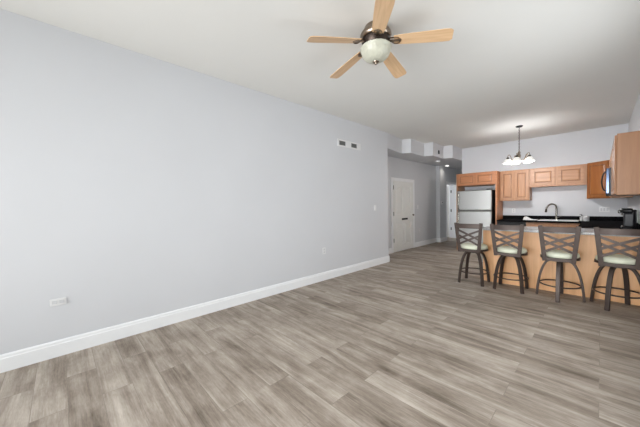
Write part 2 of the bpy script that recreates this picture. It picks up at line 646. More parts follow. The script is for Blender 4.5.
# ------------------------------------------------------------------ hall doors
def panel_leaf(bm, o, u, v, n, w, h, t, panels, rec=0.016):
    """a slab with recessed panels (a0, a1, b0, b1, arched) carrying raised fields"""
    obox(bm, o, u, v, n, 0, w, 0, h, 0, t - rec)
    xs = sorted({0, w} | {p[0] for p in panels} | {p[1] for p in panels})
    for i in range(len(xs) - 1):
        a0, a1 = xs[i], xs[i + 1]
        col = sorted([p for p in panels if p[0] <= a0 + 1e-6 and p[1] >= a1 - 1e-6], key=lambda p: p[2])
        b = 0
        for p in col:
            obox(bm, o, u, v, n, a0, a1, b, p[2], t - rec, t)
            b = p[3]
        obox(bm, o, u, v, n, a0, a1, b, h, t - rec, t)
    for a0, a1, b0, b1, arch in panels:
        g = 0.028
        c0, c1, d0, d1 = a0 + g, a1 - g, b0 + g, b1 - g
        pts = [(c0, d0), (c1, d0), (c1, d1)]
        if arch:
            k = 10
            pts = [(c0, d0), (c1, d0)] + [(c1 + (c0 - c1) * j / k, d1 - arch + arch * math.sin(PI * j / k)) for j in range(k + 1)]
        else:
            pts.append((c0, d1))
        cx, cy = (c0 + c1) / 2, (d0 + d1) / 2
        lo = [bm.verts.new(o + u * a + v * b + n * (t - rec)) for a, b in pts]
        hi = [bm.verts.new(o + u * (cx + (a - cx) * 0.78) + v * (cy + (b - cy) * 0.92) + n * (t - 0.001)) for a, b in pts]
        bm.faces.new(hi)
        for j in range(len(pts)):
            j2 = (j + 1) % len(pts)
            bm.faces.new((lo[j], lo[j2], hi[j2], hi[j]))


X, Y, Z = Vector((1, 0, 0)), Vector((0, 1, 0)), Vector((0, 0, 1))
d1 = struct_root('door_1', 'closed white four panel door with arched upper panels in the hall', 'door', (XD, 7.09, 0))


def casing(bm, x, y0, y1, z1, w=0.085, t=0.02):
    box(bm, x + 0.001, x + t, y0, y0 + w, 0, z1)
    box(bm, x + 0.001, x + t, y1 - w, y1, 0, z1)
    box(bm, x + 0.001, x + t, y0 + w, y1 - w, z1 - w, z1)


part('casing', M['trim'], d1, lambda b: casing(b, XD, 6.44, 7.74, 2.05), 0.005)


def leaf1(bm):
    w, h = 1.11, 1.95
    ps = [(0.13, 0.51, 0.17, 0.80, 0), (0.60, 0.98, 0.17, 0.80, 0), (0.13, 0.51, 1.02, 1.82, 0.09), (0.60, 0.98, 1.02, 1.82, 0.09)]
    panel_leaf(bm, Vector((XD + 0.001, 6.535, 0.012)), Y, Z, X, w, h, 0.019, ps)


lf = part('door_leaf', M['door'], d1, leaf1)
for z in (0.33, 1.06, 1.78):
    hg = part('hinge', M['brass'], d1, lambda b, z=z: box(b, XD + 0.0205, XD + 0.027, 6.526, 6.556, z - 0.055, z + 0.055), 0.002)
ms = part('mail_slot', M['black'], d1, lambda b: box(b, XD + 0.0205, XD + 0.034, 6.97, 7.29, 0.875, 0.925), 0.004)
tag(ms, 'dark slot plate')
kn = part('door_knob', M['chrome'], d1, lambda b: (sphere(b, (XD + 0.055, 7.585, 1.0), 0.027), tube(b, [(XD + 0.0205, 7.585, 1.0), (XD + 0.05, 7.585, 1.0)], 0.012)), smooth=True)

d2 = struct_root('door_2', 'open white panel door in the doorway beside the refrigerator', 'door', (XJ, 10.4, 0))
part('casing', M['trim'], d2, lambda b: casing(b, XJ, 9.82, 10.98, 2.10), 0.005)


def jamb2(bm):
    box(bm, XD - 0.149, XJ - 0.001, 9.901, 9.92, 0, 2.01)
    box(bm, XD - 0.149, XJ - 0.001, 10.88, 10.899, 0, 2.01)
    box(bm, XD - 0.149, XJ - 0.001, 9.92, 10.88, 2.01, 2.029)


part('jamb', M['trim'], d2, jamb2)


def leaf2(bm):
    ps = [(0.12, 0.38, 0.17, 0.80, 0), (0.46, 0.72, 0.17, 0.80, 0), (0.12, 0.38, 1.02, 1.82, 0.07), (0.46, 0.72, 1.02, 1.82, 0.07)]
    panel_leaf(bm, Vector((XD - 0.16, 10.905, 0.012)), -X, Z, -Y, 0.84, 1.98, 0.03, ps)


part('door_leaf', M['door'], d2, leaf2)
for z in (0.35, 1.05, 1.78):
    part('hinge', M['brass'], d2, lambda b, z=z: box(b, XD - 0.10, XD - 0.06, 10.872, 10.879, z - 0.05, z + 0.05), 0.002)


# ------------------------------------------------------------------ wall plates and small fittings
def plate(name, label, cat, c, u, n, w, h, kind, group=None):
    """cover plate centred at c, u along its width, n out of the wall"""
    c, u, n = Vector(c), Vector(u), Vector(n)
    root = thing(name, label, cat, c, 0, group)
    part('cover_plate', M['white_plastic'], root, lambda b: obox(b, c, u, Z, n, -w / 2, w / 2, -h / 2, h / 2, 0.001, 0.007), 0.002)
    if kind == 'outlet':
        if w > h:
            for s in (-1, 1):
                part('socket', M['grey_plastic'], root, lambda b, s=s: obox(b, c, u, Z, n, s * 0.024 - 0.016, s * 0.024 + 0.016, -0.014, 0.014, 0.007, 0.010), 0.003)
        else:
            for s in (-1, 1):
                part('socket', M['grey_plastic'], root, lambda b, s=s: obox(b, c, u, Z, n, -0.014, 0.014, s * 0.024 - 0.016, s * 0.024 + 0.016, 0.007, 0.010), 0.003)
    else:
        k = int(kind)
        for i in range(k):
            a = (i - (k - 1) / 2) * 0.046
            part('rocker', M['grey_plastic'] if k > 1 else M['white_plastic'], root, lambda b, a=a: obox(b, c, u, Z, n, a - 0.015, a + 0.015, -0.032, 0.032, 0.007, 0.012), 0.003)
    return root


plate('wall_outlet', 'wide white outlet plate low on the long wall, nearest the windows', 'outlet', (XL, -0.035, 0.49), Y, X, 0.108, 0.062, 'outlet')
plate('wall_outlet', 'small white outlet low on the long wall below the air grille', 'outlet', (XL, 3.33, 0.52), Y, X, 0.075, 0.115, 'outlet')
plate('light_switch', 'white light switch at the end of the long grey wall', 'switch', (XL, 4.90, 1.25), Y, X, 0.075, 0.118, '1')
plate('light_switch', 'white light switch beside the closed hall door', 'switch', (XD, 7.97, 1.23), Y, X, 0.075, 0.118, '1')
plate('wall_outlet', 'white outlet low on the hall wall below a switch', 'outlet', (XD, 8.07, 0.49), Y, X, 0.075, 0.115, 'outlet')
plate('light_switch', 'triple white switch plate above the black counter near the corner', 'switch', (0.05, YB, 1.125), X, -Y, 0.165, 0.115, '3')
plate('wall_outlet', 'white outlet on the wall above the dishwasher', 'outlet', (-1.62, YB, 1.10), X, -Y, 0.075, 0.115, 'outlet')

th = thing('thermostat', 'small white thermostat on the hall wall past the corner', 'thermostat', (XJ, 9.45, 1.35))
part('case', M['white_plastic'], th, lambda b: box(b, XJ + 0.001, XJ + 0.028, 9.39, 9.51, 1.30, 1.40), 0.008)
part('display', M['dark_grey'], th, lambda b: box(b, XJ + 0.028, XJ + 0.030, 9.42, 9.48, 1.34, 1.38))

gr = thing('air_grille', 'white air grille with two dark louver openings high on the long wall', 'vent', (XL, 4.06, 2.47))


def grille_frame(bm):
    y0, y1, z0, z1 = 3.72, 4.41, 2.415, 2.545
    w = [(3.77, 3.945), (4.115, 4.29)]
    ys = [y0, w[0][0], w[0][1], w[1][0], w[1][1], y1]
    box(bm, XL + 0.001, XL + 0.012, y0, y1, z0, z0 + 0.025)
    box(bm, XL + 0.001, XL + 0.012, y0, y1, z1 - 0.025, z1)
    for a, b in ((0, 1), (2, 3), (4, 5)):
        box(bm, XL + 0.001, XL + 0.012, ys[a], ys[b], z0 + 0.025, z1 - 0.025)


part('grille_frame', M['white_plastic'], gr, grille_frame, 0.002)
for y0, y1 in ((3.77, 3.945), (4.115, 4.29)):
    bk = part('opening', M['louver'], gr, lambda b: box(b, XL + 0.001, XL + 0.003, y0, y1, 2.44, 2.52))
    for k in range(6):
        z = 2.4445 + k * 0.0135
        bm = B()
        obox(bm, Vector((XL + 0.0075, y0, z)), Y, Vector((0.6, 0, -0.8)), Vector((0.8, 0, 0.6)), 0.001, y1 - y0 - 0.001, -0.004, 0.004, -0.0008, 0.0008)
        obj('louver', bm, M['louver'], bk)

sv = thing('door_chime', 'small dark device on the stepped edge of the hall ceiling', 'chime', (-3.115, 7.55, 2.73))
part('case', M['dark_grey'], sv, lambda b: box(b, -3.112, -3.09, 7.52, 7.58, 2.68, 2.78), 0.006)
part('case_front', M['black'], sv, lambda b: box(b, -3.09, -3.087, 7.53, 7.57, 2.69, 2.77))

for i, (x, y, lab) in enumerate(((-3.62, 9.47, 'bright round recessed downlight in the hall ceiling near the fridge'),
                                 (-3.80, 7.95, 'small faint round recessed downlight in the hall ceiling beside the closed door'))):
    rl = thing('recessed_light', lab, 'ceiling light', (x, y, HS), 0, 'hall downlights')
    part('trim_ring', M['white_plastic'], rl, lambda b: lathe(b, [(0.062, -0.001), (0.085, -0.001), (0.082, -0.010), (0.062, -0.012), (0.062, -0.001)], 28, (x, y, HS), caps=False), smooth=True)
    part('lens', M['lens'] if i == 0 else M['white_plastic'], rl, lambda b: lathe(b, [(0, -0.002), (0.061, -0.002), (0.060, -0.009), (0, -0.010)], 28, (x, y, HS)), smooth=True)
lp = bpy.data.lights.new('downlight_beam', 'SPOT')
lp.energy, lp.spot_size, lp.shadow_soft_size, lp.color = 5, 2.9, 0.06, (1, 0.93, 0.84)
lp.spot_blend = 1.0
lo = bpy.data.objects.new('downlight_beam', lp)
lo.location = (-3.62, 9.47, HS - 0.03)
COL.objects.link(lo)
sd = thing('smoke_detector', 'round white smoke detector on the hall ceiling', 'detector', (-3.41, 8.22, HS))
part('case', M['white_plastic'], sd, lambda b: lathe(b, [(0, -0.001), (0.07, -0.001), (0.068, -0.022), (0.05, -0.036), (0, -0.038)], 28, (-3.41, 8.22, HS)), smooth=True)
part('test_button', M['grey_plastic'], sd, lambda b: lathe(b, [(0, -0.038), (0.012, -0.038), (0.011, -0.042), (0, -0.042)], 16, (-3.41, 8.22, HS)), smooth=True)


# ------------------------------------------------------------------ kitchen cabinets
def cab_door(name, parent, o, u, n, w, h, mat, frame=0.058, knob=None, edge=None):
    """raised panel cabinet door lying on the plane through o, n outwards"""
    t = 0.02
    o, u, n = Vector(o), Vector(u), Vector(n)
    bm = B()
    obox(bm, o, u, Z, n, 0, w, 0, h, 0.001, t - 0.009)
    for a0, a1, b0, b1 in ((0, frame, 0, h), (w - frame, w, 0, h), (frame, w - frame, 0, frame), (frame, w - frame, h - frame, h)):
        obox(bm, o, u, Z, n, a0, a1, b0, b1, t - 0.009, t)
    d = obj(name, bm, mat, parent, bevel=0.003)
    bm = B()
    g = 0.013
    c0, c1, e0, e1 = frame + g, w - frame - g, frame + g, h - frame - g
    s = min(0.022, (c1 - c0) / 4, (e1 - e0) / 4)
    P = lambda a, b, c: o + u * a + Z * b + n * c
    lo_ = [bm.verts.new(P(a, b, t - 0.009)) for a, b in ((c0, e0), (c1, e0), (c1, e1), (c0, e1))]
    hi_ = [bm.verts.new(P(a, b, t - 0.001)) for a, b in ((c0 + s, e0 + s), (c1 - s, e0 + s), (c1 - s, e1 - s), (c0 + s, e1 - s))]
    bm.faces.new(hi_)
    bm.faces.new(lo_[::-1])
    for j in range(4):
        bm.faces.new((lo_[j], lo_[(j + 1) % 4], hi_[(j + 1) % 4], hi_[j]))
    obj('raised_panel', bm, mat, d)
    # shade painted as dark strips: groove between frame and field
    bm = B()
    for a0, a1, b0, b1 in ((frame, frame + g, frame, h - frame), (w - frame - g, w - frame, frame, h - frame),
                           (frame + g, w - frame - g, frame, frame + g), (frame + g, w - frame - g, h - frame - g, h - frame)):
        obox(bm, o, u, Z, n, a0, a1, b0, b1, t - 0.0089, t - 0.0080)
    obj('groove_shade', bm, M['maple_groove_shade'], d)
    return d


# cabinet above the refrigerator with its tall side panels
FY = 8.15
fc = thing('refrigerator_cabinet', 'amber wood cabinet above the refrigerator with tall side panels', 'cabinet', (-2.36, 8.45, 0))
part('side_panel', M['amber_wide'], fc, lambda b: box(b, -1.905, -1.865, FY, YB - 0.002, 0.001, 2.14), 0.002)
part('side_panel', M['maple'], fc, lambda b: box(b, -2.86, -2.83, FY, YB - 0.002, 0.001, 2.14), 0.002)
part('body', M['amber_wide'], fc, lambda b: box(b, -2.828, -1.907, FY + 0.001, YB - 0.002, 1.80, 2.14), 0.002)
cab_door('door', fc, (-2.805, FY, 1.825), X, -Y, 0.43, 0.29, M['amber_wide'], 0.05)
cab_door('door', fc, (-2.36, FY, 1.825), X, -Y, 0.43, 0.29, M['amber_wide'], 0.05)

UY = 8.42
ca = thing('wall_cabinet', 'tall two door wood wall cabinet beside the refrigerator', 'cabinet', (-1.55, 8.58, 1.36), 0, 'kitchen wall cabinets')
part('body', M['maple'], ca, lambda b: box(b, -1.862, -1.235, UY, YB - 0.002, 1.36, 2.14), 0.002)
cab_door('door', ca, (-1.842, UY, 1.39), X, -Y, 0.291, 0.72, M['maple'], 0.055)
cab_door('door', ca, (-1.541, UY, 1.39), X, -Y, 0.288, 0.72, M['maple'], 0.055)
cb = thing('wall_cabinet', 'short wide two door wood cabinet over the sink', 'cabinet', (-0.73, 8.58, 1.69), 0, 'kitchen wall cabinets')
part('body', M['maple'], cb, lambda b: box(b, -1.231, -0.224, UY, YB - 0.002, 1.685, 2.14), 0.002)
cab_door('door', cb, (-1.195, UY, 1.725), X, -Y, 0.44, 0.385, M['maple_wide'], 0.06)
cab_door('door', cb, (-0.705, UY, 1.725), X, -Y, 0.44, 0.385, M['maple_wide'], 0.06)

RX = 0.132                                    # front of the wall cabinets on the right wall
cc = thing('corner_cabinet', 'shade-painted amber wood diagonal corner wall cabinet with one door', 'cabinet', (0.2, 8.5, 1.37))
part('body', M['amber'], cc, lambda b: prism(b, [(-0.22, UY), (RX - 0.02, 8.12), (XR - 0.002, 8.12), (XR - 0.002, YB - 0.002), (-0.22, YB - 0.002)], 1.37, 2.15), 0.002)
dv = Vector((RX - 0.02 + 0.22, 8.12 - UY, 0))
dl = dv.length
dv.normalize()
cab_door('door', cc, Vector((-0.22, UY, 1.39)) + dv * 0.015, dv, Vector((dv.y, -dv.x, 0)), dl - 0.03, 0.74, M['amber'], 0.05)

ra = thing('wall_cabinet', 'large wood wall cabinet with plain broad side facing the living room', 'cabinet', (0.25, 5.8, 1.385), 0, 'kitchen wall cabinets')
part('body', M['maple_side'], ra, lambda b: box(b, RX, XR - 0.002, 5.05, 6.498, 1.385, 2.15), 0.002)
for y in (5.53, 6.015, 6.49):
    cab_door('door', ra, (RX, y, 1.40), -Y, -X, 0.462, 0.735, M['maple'], 0.055)
rb = thing('wall_cabinet', 'small wood wall cabinet above the microwave', 'cabinet', (0.25, 6.88, 1.86), 0, 'kitchen wall cabinets')
part('body', M['maple'], rb, lambda b: box(b, RX, XR - 0.002, 6.502, 7.258, 1.86, 2.15), 0.002)
for y in (6.875, 7.245):
    cab_door('door', rb, (RX, y, 1.875), -Y, -X, 0.355, 0.26, M['maple'], 0.05)
rc = thing('wall_cabinet', 'wood wall cabinet between microwave and corner cabinet', 'cabinet', (0.25, 7.69, 1.37), 0, 'kitchen wall cabinets')
part('body', M['maple'], rc, lambda b: box(b, RX, XR - 0.002, 7.262, 8.116, 1.37, 2.15), 0.002)
for y in (7.675, 8.095):
    cab_door('door', rc, (RX, y, 1.39), -Y, -X, 0.40, 0.74, M['maple'], 0.055)

mw = thing('microwave', 'black and steel microwave hung between the wall cabinets', 'microwave', (0.2, 6.88, 1.40))
part('body', M['dark_grey'], mw, lambda b: box(b, 0.09, XR - 0.002, 6.505, 7.255, 1.40, 1.855), 0.004)
part('door', M['glass_dark'], mw, lambda b: box(b, 0.054, 0.089, 6.70, 7.253, 1.44, 1.85), 0.004)
part('control_panel', M['glass_dark'], mw, lambda b: box(b, 0.054, 0.089, 6.507, 6.697, 1.44, 1.85), 0.004)
part('vent_strip', M['black'], mw, lambda b: box(b, 0.054, 0.089, 6.507, 7.253, 1.402, 1.437), 0.004)
part('handle', M['black'], mw, lambda b: tube(b, spline([(0.055, 6.74, 1.48), (0.022, 6.74, 1.52), (0.002, 6.74, 1.645), (0.022, 6.74, 1.77), (0.055, 6.74, 1.81)], 6), 0.011, 10), smooth=True)

# base run along the kitchen end wall
CT = 0.875                                     # counter height of the wall run
CF = 8.08                                      # counter front
dw = thing('dishwasher', 'black dishwasher under the counter beside the refrigerator panel', 'dishwasher', (-1.56, 8.42, 0))
part('body', M['dark_grey'], dw, lambda b: box(b, -1.862, -1.262, 8.14, YB - 0.01, 0.002, CT - 0.042))
part('door', M['black'], dw, lambda b: box(b, -1.858, -1.266, 8.11, 8.139, 0.10, 0.70), 0.006)
part('control_panel', M['black'], dw, lambda b: box(b, -1.858, -1.266, 8.105, 8.139, 0.705, CT - 0.045), 0.004)
part('handle', M['chrome'], dw, lambda b: tube(b, [(-1.80, 8.085, 0.73), (-1.32, 8.085, 0.73)], 0.009), smooth=True)
sb = thing('base_cabinet', 'wood base cabinet under the sink', 'cabinet', (-0.74, 8.42, 0), 0, 'kitchen base cabinets')
part('body', M['maple'], sb, lambda b: (box(b, -1.258, -1.06, 8.151, YB - 0.01, 0.002, CT - 0.042), box(b, -0.32, -0.262, 8.151, YB - 0.01, 0.002, CT - 0.042), box(b, -1.06, -0.32, 8.151, YB - 0.01, 0.002, 0.60)))
part('face_frame', M['maple'], sb, lambda b: box(b, -1.258, -0.262, 8.13, 8.15, 0.09, CT - 0.042), 0.001)
for x in (-1.24, -0.75):
    part('drawer_front', M['maple'], sb, lambda b: box(b, x, x + 0.47, 8.11, 8.129, 0.68, CT - 0.055), 0.004)
    cab_door('door', sb, (x, 8.13, 0.10), X, -Y, 0.47, 0.56, M['maple'], 0.055)
kb = thing('base_cabinet', 'wood corner base cabinet under the black counter', 'cabinet', (0.06, 8.0, 0), 0, 'kitchen base cabinets')
part('body', M['maple'], kb, lambda b: prism(b, [(-0.25, 7.27), (XR - 0.004, 7.27), (XR - 0.004, YB - 0.01), (-0.25, YB - 0.01)], 0.002, CT - 0.042), 0.002)
cab_door('door', kb, (-0.25, 8.06, 0.10), -Y, -X, 0.36, 0.70, M['maple'], 0.055)
rgb_ = thing('base_cabinet', 'wood base cabinet between range and peninsula', 'cabinet', (0.06, 6.2, 0), 0, 'kitchen base cabinets')
part('body', M['maple'], rgb_, lambda b: box(b, -0.25, XR - 0.004, 5.78, 6.495, 0.002, CT - 0.042), 0.002)
cab_door('door', rgb_, (-0.25, 6.47, 0.10), -Y, -X, 0.33, 0.70, M['maple'], 0.055)
cab_door('door', rgb_, (-0.25, 6.13, 0.10), -Y, -X, 0.33, 0.70, M['maple'], 0.055)

ct = thing('countertop', 'black granite counter along the kitchen walls with low backsplash', 'countertop', (-0.7, 8.4, CT))


def slab(bm):
    z0, z1 = CT - 0.04, CT
    sx0, sx1, sy0, sy1 = -1.01, -0.37, 8.14, 8.56
    box(bm, -1.862, sx0, CF, YB - 0.001, z0, z1)
    box(bm, sx0, sx1, CF, sy0, z0, z1)
    box(bm, sx0, sx1, sy1, YB - 0.001, z0, z1)
    box(bm, sx1, XR - 0.001, CF, YB - 0.001, z0, z1)
    box(bm, -0.28, XR - 0.001, 7.265, CF, z0, z1)


part('slab', M['black_stone'], ct, slab)
part('backsplash', M['black_stone'], ct, lambda b: box(b, -1.862, XR - 0.001, YB - 0.021, YB - 0.001, CT + 0.0005, CT + 0.095), 0.002)
part('backsplash', M['black_stone'], ct, lambda b: box(b, XR - 0.021, XR - 0.001, 7.265, YB - 0.022, CT + 0.0005, CT + 0.095), 0.002)
c2 = thing('countertop', 'black granite counter under the coffee maker, between stove and peninsula', 'countertop', (0.06, 6.15, CT))
part('slab', M['black_stone'], c2, lambda b: box(b, -0.28, XR - 0.001, 5.80, 6.497, CT - 0.04, CT), 0.003)
part('backsplash', M['black_stone'], c2, lambda b: box(b, XR - 0.021, XR - 0.001, 5.80, 6.497, CT + 0.0005, CT + 0.095), 0.002)

sk = thing('sink', 'white rimmed drop in sink in the black counter', 'sink', (-0.76, 8.35, CT))


def sink_rim(bm):
    z0, z1 = CT + 0.0005, CT + 0.012
    a0, a1, b0, b1 = -1.04, -0.34, 8.10, 8.58
    i = 0.05
    box(bm, a0, a1, b0, b0 + i, z0, z1)
    box(bm, a0, a1, b1 - i, b1, z0, z1)
    box(bm, a0, a0 + i, b0 + i, b1 - i, z0, z1)
    box(bm, a1 - i, a1, b0 + i, b1 - i, z0, z1)


part('rim', M['white_plastic'], sk, sink_rim, 0.004)


def bowl(bm):
    a0, a1, b0, b1, zt, zb = -0.99, -0.39, 8.175, 8.53, CT - 0.001, CT - 0.17
    for x0, x1 in ((a0, -0.70), (-0.68, a1)):
        box(bm, x0, x1, b0, b1, zb, zb + 0.006)
        box(bm, x0, x0 + 0.006, b0, b1, zb + 0.006, zt)
        box(bm, x1 - 0.006, x1, b0, b1, zb + 0.006, zt)
        box(bm, x0 + 0.006, x1 - 0.006, b0, b0 + 0.006, zb + 0.006, zt)
        box(bm, x0 + 0.006, x1 - 0.006, b1 - 0.006, b1, zb + 0.006, zt)


part('basin', M['white_plastic'], sk, bowl)

fa = thing('kitchen_faucet', 'tall gooseneck pull-down faucet in satin nickel behind the sink', 'faucet', (-0.745, 8.61, CT))
part('base', M['chrome'], fa, lambda b: lathe(b, [(0, 0.001), (0.03, 0.001), (0.028, 0.012), (0.022, 0.02), (0.020, 0.10), (0.017, 0.11), (0, 0.11)], 20, (-0.745, 8.61, CT)), smooth=True)
gp = [(-0.745, 8.61, CT + 0.11), (-0.745, 8.61, CT + 0.26), (-0.752, 8.60, CT + 0.33), (-0.785, 8.57, CT + 0.375), (-0.83, 8.53, CT + 0.385), (-0.875, 8.485, CT + 0.36), (-0.905, 8.46, CT + 0.31), (-0.915, 8.45, CT + 0.27)]
part('spout', M['chrome'], fa, lambda b: tube(b, spline(gp, 6), 0.0175, 12), smooth=True)
part('spray_head', M['oil_bronze'], fa, lambda b: tube(b, [(-0.915, 8.45, CT + 0.27), (-0.918, 8.447, CT + 0.25), (-0.922, 8.443, CT + 0.20), (-0.923, 8.442, CT + 0.19)], [0.015, 0.019, 0.023, 0.018], 12), smooth=True)
part('lever', M['chrome'], fa, lambda b: tube(b, [(-0.725, 8.61, CT + 0.06), (-0.69, 8.60, CT + 0.075), (-0.65, 8.58, CT + 0.10)], [0.012, 0.009, 0.007], 10), smooth=True)

# things on the black counter
dt = B()
nx, ny = 22, 12
grid = [[None] * (ny + 1) for _ in range(nx + 1)]
for i in range(nx + 1):
    for j in range(ny + 1):
        u_, v_ = i / nx, j / ny
        hgt = 0.012 + 0.085 * math.exp(-((u_ - 0.22) / 0.22) ** 2) * math.sin(PI * min(1, max(0, v_))) ** 0.7 + 0.012 * math.sin(9 * u_ + 5 * v_) * math.sin(PI * v_) * math.sin(PI * u_)
        if i in (0, nx) or j in (0, ny):
            hgt = 0.002
        grid[i][j] = dt.verts.new((-1.36 + 0.27 * u_ + 0.01 * math.sin(8 * v_), 8.30 + 0.26 * v_ + 0.012 * math.sin(7 * u_), CT + 0.001 + max(0.001, hgt)))
for i in range(nx):
    for j in range(ny):
        dt.faces.new((grid[i][j], grid[i + 1][j], grid[i + 1][j + 1], grid[i][j + 1]))
rim_ = [grid[i][0] for i in range(nx + 1)] + [grid[nx][j] for j in range(1, ny + 1)] + [grid[i][ny] for i in range(nx - 1, -1, -1)] + [grid[0][j] for j in range(ny - 1, 0, -1)]
low = [dt.verts.new((v.co.x, v.co.y, CT + 0.001)) for v in rim_]
for i in range(len(rim_)):
    k = (i + 1) % len(rim_)
    dt.faces.new((rim_[i], low[i], low[k], rim_[k]))
dt.faces.new(low)
tw = obj('dish_towel', dt, M['cloth'], smooth=True, loc=(-1.22, 8.43, CT + 0.001))
tag(tw, 'rumpled white cloth lying on the black counter beside the sink', 'towel')

sp = thing('soap_bottle', 'small grey pump bottle on the counter by the sink', 'bottle', (-0.30, 8.45, CT))
part('body', M['grey_plastic'], sp, lambda b: lathe(b, [(0, 0.001), (0.03, 0.001), (0.032, 0.01), (0.031, 0.085), (0.014, 0.105), (0.012, 0.115), (0, 0.115)], 20, (-0.30, 8.45, CT)), smooth=True)
part('pump', M['dark_grey'], sp, lambda b: (lathe(b, [(0, 0.115), (0.014, 0.115), (0.013, 0.128), (0.004, 0.13), (0.004, 0.15), (0, 0.15)], 14, (-0.30, 8.45, CT)), tube(b, [(-0.30, 8.45, CT + 0.147), (-0.335, 8.44, CT + 0.145)], 0.006, 8)), smooth=True)
cn = thing('canister', 'small pale grey canister on the black counter between bottle and corner', 'canister', (-0.225, 8.34, CT))
part('body', M['grey_plastic'], cn, lambda b: lathe(b, [(0, 0.001), (0.048, 0.001), (0.05, 0.006), (0.05, 0.088), (0, 0.088)], 24, (-0.225, 8.34, CT)), smooth=True)
part('lid', M['white_plastic'], cn, lambda b: lathe(b, [(0, 0.089), (0.052, 0.089), (0.052, 0.10), (0.045, 0.106), (0, 0.108)], 24, (-0.225, 8.34, CT)), smooth=True)

rg = thing('range', 'black stove with glass cooktop under the microwave', 'stove', (0.06, 6.88, 0))
part('body', M['black'], rg, lambda b: box(b, -0.25, XR - 0.005, 6.505, 7.255, 0.002, CT - 0.012), 0.004)
part('cooktop', M['black_stone'], rg, lambda b: box(b, -0.28, XR - 0.08, 6.503, 7.257, CT - 0.011, CT + 0.004), 0.004)
part('backguard', M['black'], rg, lambda b: box(b, XR - 0.078, XR - 0.005, 6.505, 7.255, CT - 0.011, CT + 0.17), 0.008)
part('oven_door', M['dark_grey'], rg, lambda b: box(b, -0.285, -0.251, 6.52, 7.24, 0.20, 0.78), 0.006)
part('oven_handle', M['chrome'], rg, lambda b: tube(b, [(-0.31, 6.56, 0.74), (-0.31, 7.20, 0.74)], 0.010), smooth=True)
for y in (6.58, 6.70, 7.06, 7.18):
    part('knob', M['dark_grey'], rg, lambda b, y=y: tube(b, [(-0.25, y, 0.825), (-0.275, y, 0.825)], 0.018, 14), smooth=True)

cmx, cmy = 0.285, 6.22
cm = thing('coffee_maker', 'tall black single cup coffee maker on the counter near the wall', 'coffee maker', (cmx, cmy, CT))
part('base', M['black'], cm, lambda b: box(b, cmx - 0.07, cmx + 0.055, cmy - 0.12, cmy + 0.12, CT + 0.001, CT + 0.045), 0.012)
part('body', M['dark_grey'], cm, lambda b: box(b, cmx - 0.045, cmx + 0.055, cmy - 0.11, cmy + 0.11, CT + 0.046, CT + 0.245), 0.015)
part('brew_head', M['black'], cm, lambda b: prism(b, [(cmx - 0.085, cmy - 0.06), (cmx - 0.06, cmy - 0.10), (cmx + 0.05, cmy - 0.115), (cmx + 0.055, cmy + 0.10), (cmx - 0.06, cmy + 0.10), (cmx - 0.085, cmy + 0.06)], CT + 0.246, CT + 0.32), 0.025)
part('water_tank', M['black'], cm, lambda b: box(b, cmx + 0.057, cmx + 0.082, cmy - 0.10, cmy + 0.10, CT + 0.002, CT + 0.30), 0.012)
part('handle', M['chrome'], cm, lambda b: tube(b, spline([(cmx - 0.086, cmy - 0.05, CT + 0.30), (cmx - 0.10, cmy - 0.06, CT + 0.285), (cmx - 0.10, cmy - 0.06, CT + 0.255), (cmx - 0.086, cmy - 0.05, CT + 0.25)], 5), 0.008, 8), smooth=True)
part('spout', M['chrome'], cm, lambda b: lathe(b, [(0, 0.215), (0.010, 0.215), (0.013, 0.245), (0, 0.245)], 16, (cmx - 0.062, cmy, CT)), smooth=True)
part('drip_tray', M['chrome'], cm, lambda b: box(b, cmx - 0.068, cmx - 0.047, cmy - 0.07, cmy + 0.07, CT + 0.046, CT + 0.052), 0.002)

# peninsula
PN = thing('peninsula_cabinet', 'long wood panelled peninsula base behind the bar stools', 'cabinet', (-0.49, 5.45, 0))
part('body', M['maple'], PN, lambda b: box(b, -1.365, XR - 0.002, 5.165, 5.72, 0.002, 0.864))
part('back_panel', M['panel'], PN, lambda b: (box(b, -1.37, -0.49, 5.15, 5.164, 0.002, 0.862), box(b, -0.488, XR - 0.002, 5.15, 5.164, 0.002, 0.862)), 0.001)
part('end_panel', M['panel'], PN, lambda b: box(b, -1.382, -1.371, 5.15, 5.72, 0.002, 0.862), 0.001)
tag(obj('peninsula_countertop', (lambda b: (box(b, -1.41, XR - 0.002, 5.02, 5.775, 0.866, 0.90), b)[1])(B()), M['grey_stone'], bevel=0.004, loc=(-0.5, 5.4, 0.866)),
    'grey speckled stone slab on top of the peninsula', 'countertop')

# refrigerator
FR = thing('refrigerator', 'stainless steel top freezer refrigerator under the amber cabinet', 'refrigerator', (-2.375, 8.3, 0))
fx0, fx1, ff = -2.79, -1.955, 8.0
part('body', M['black'], FR, lambda b: box(b, fx0, fx1, ff + 0.065, 8.72, 0.02, 1.655), 0.006)
part('freezer_door', M['steel'], FR, lambda b: box(b, fx0, fx1, ff, ff + 0.062, 1.125, 1.66), 0.018)
part('fridge_door', M['steel'], FR, lambda b: box(b, fx0, fx1, ff, ff + 0.062, 0.09, 1.10), 0.018)
part('door_gap', M['louver'], FR, lambda b: box(b, fx0 + 0.01, fx1 - 0.01, ff + 0.02, ff + 0.06, 1.102, 1.123))
part('kick_grille', M['black'], FR, lambda b: box(b, fx0 + 0.01, fx1 - 0.01, ff + 0.03, ff + 0.064, 0.002, 0.085))
for z0, z1 in ((1.15, 1.60), (0.55, 1.08)):
    pts = spline([(fx0 + 0.05, ff + 0.001, z0), (fx0 + 0.05, ff - 0.045, z0 + 0.03), (fx0 + 0.05, ff - 0.055, (z0 + z1) / 2), (fx0 + 0.05, ff - 0.045, z1 - 0.03), (fx0 + 0.05, ff + 0.001, z1)], 6)
    part('handle', M['chrome'], FR, lambda b: tube(b, pts, 0.017, 10), smooth=True)
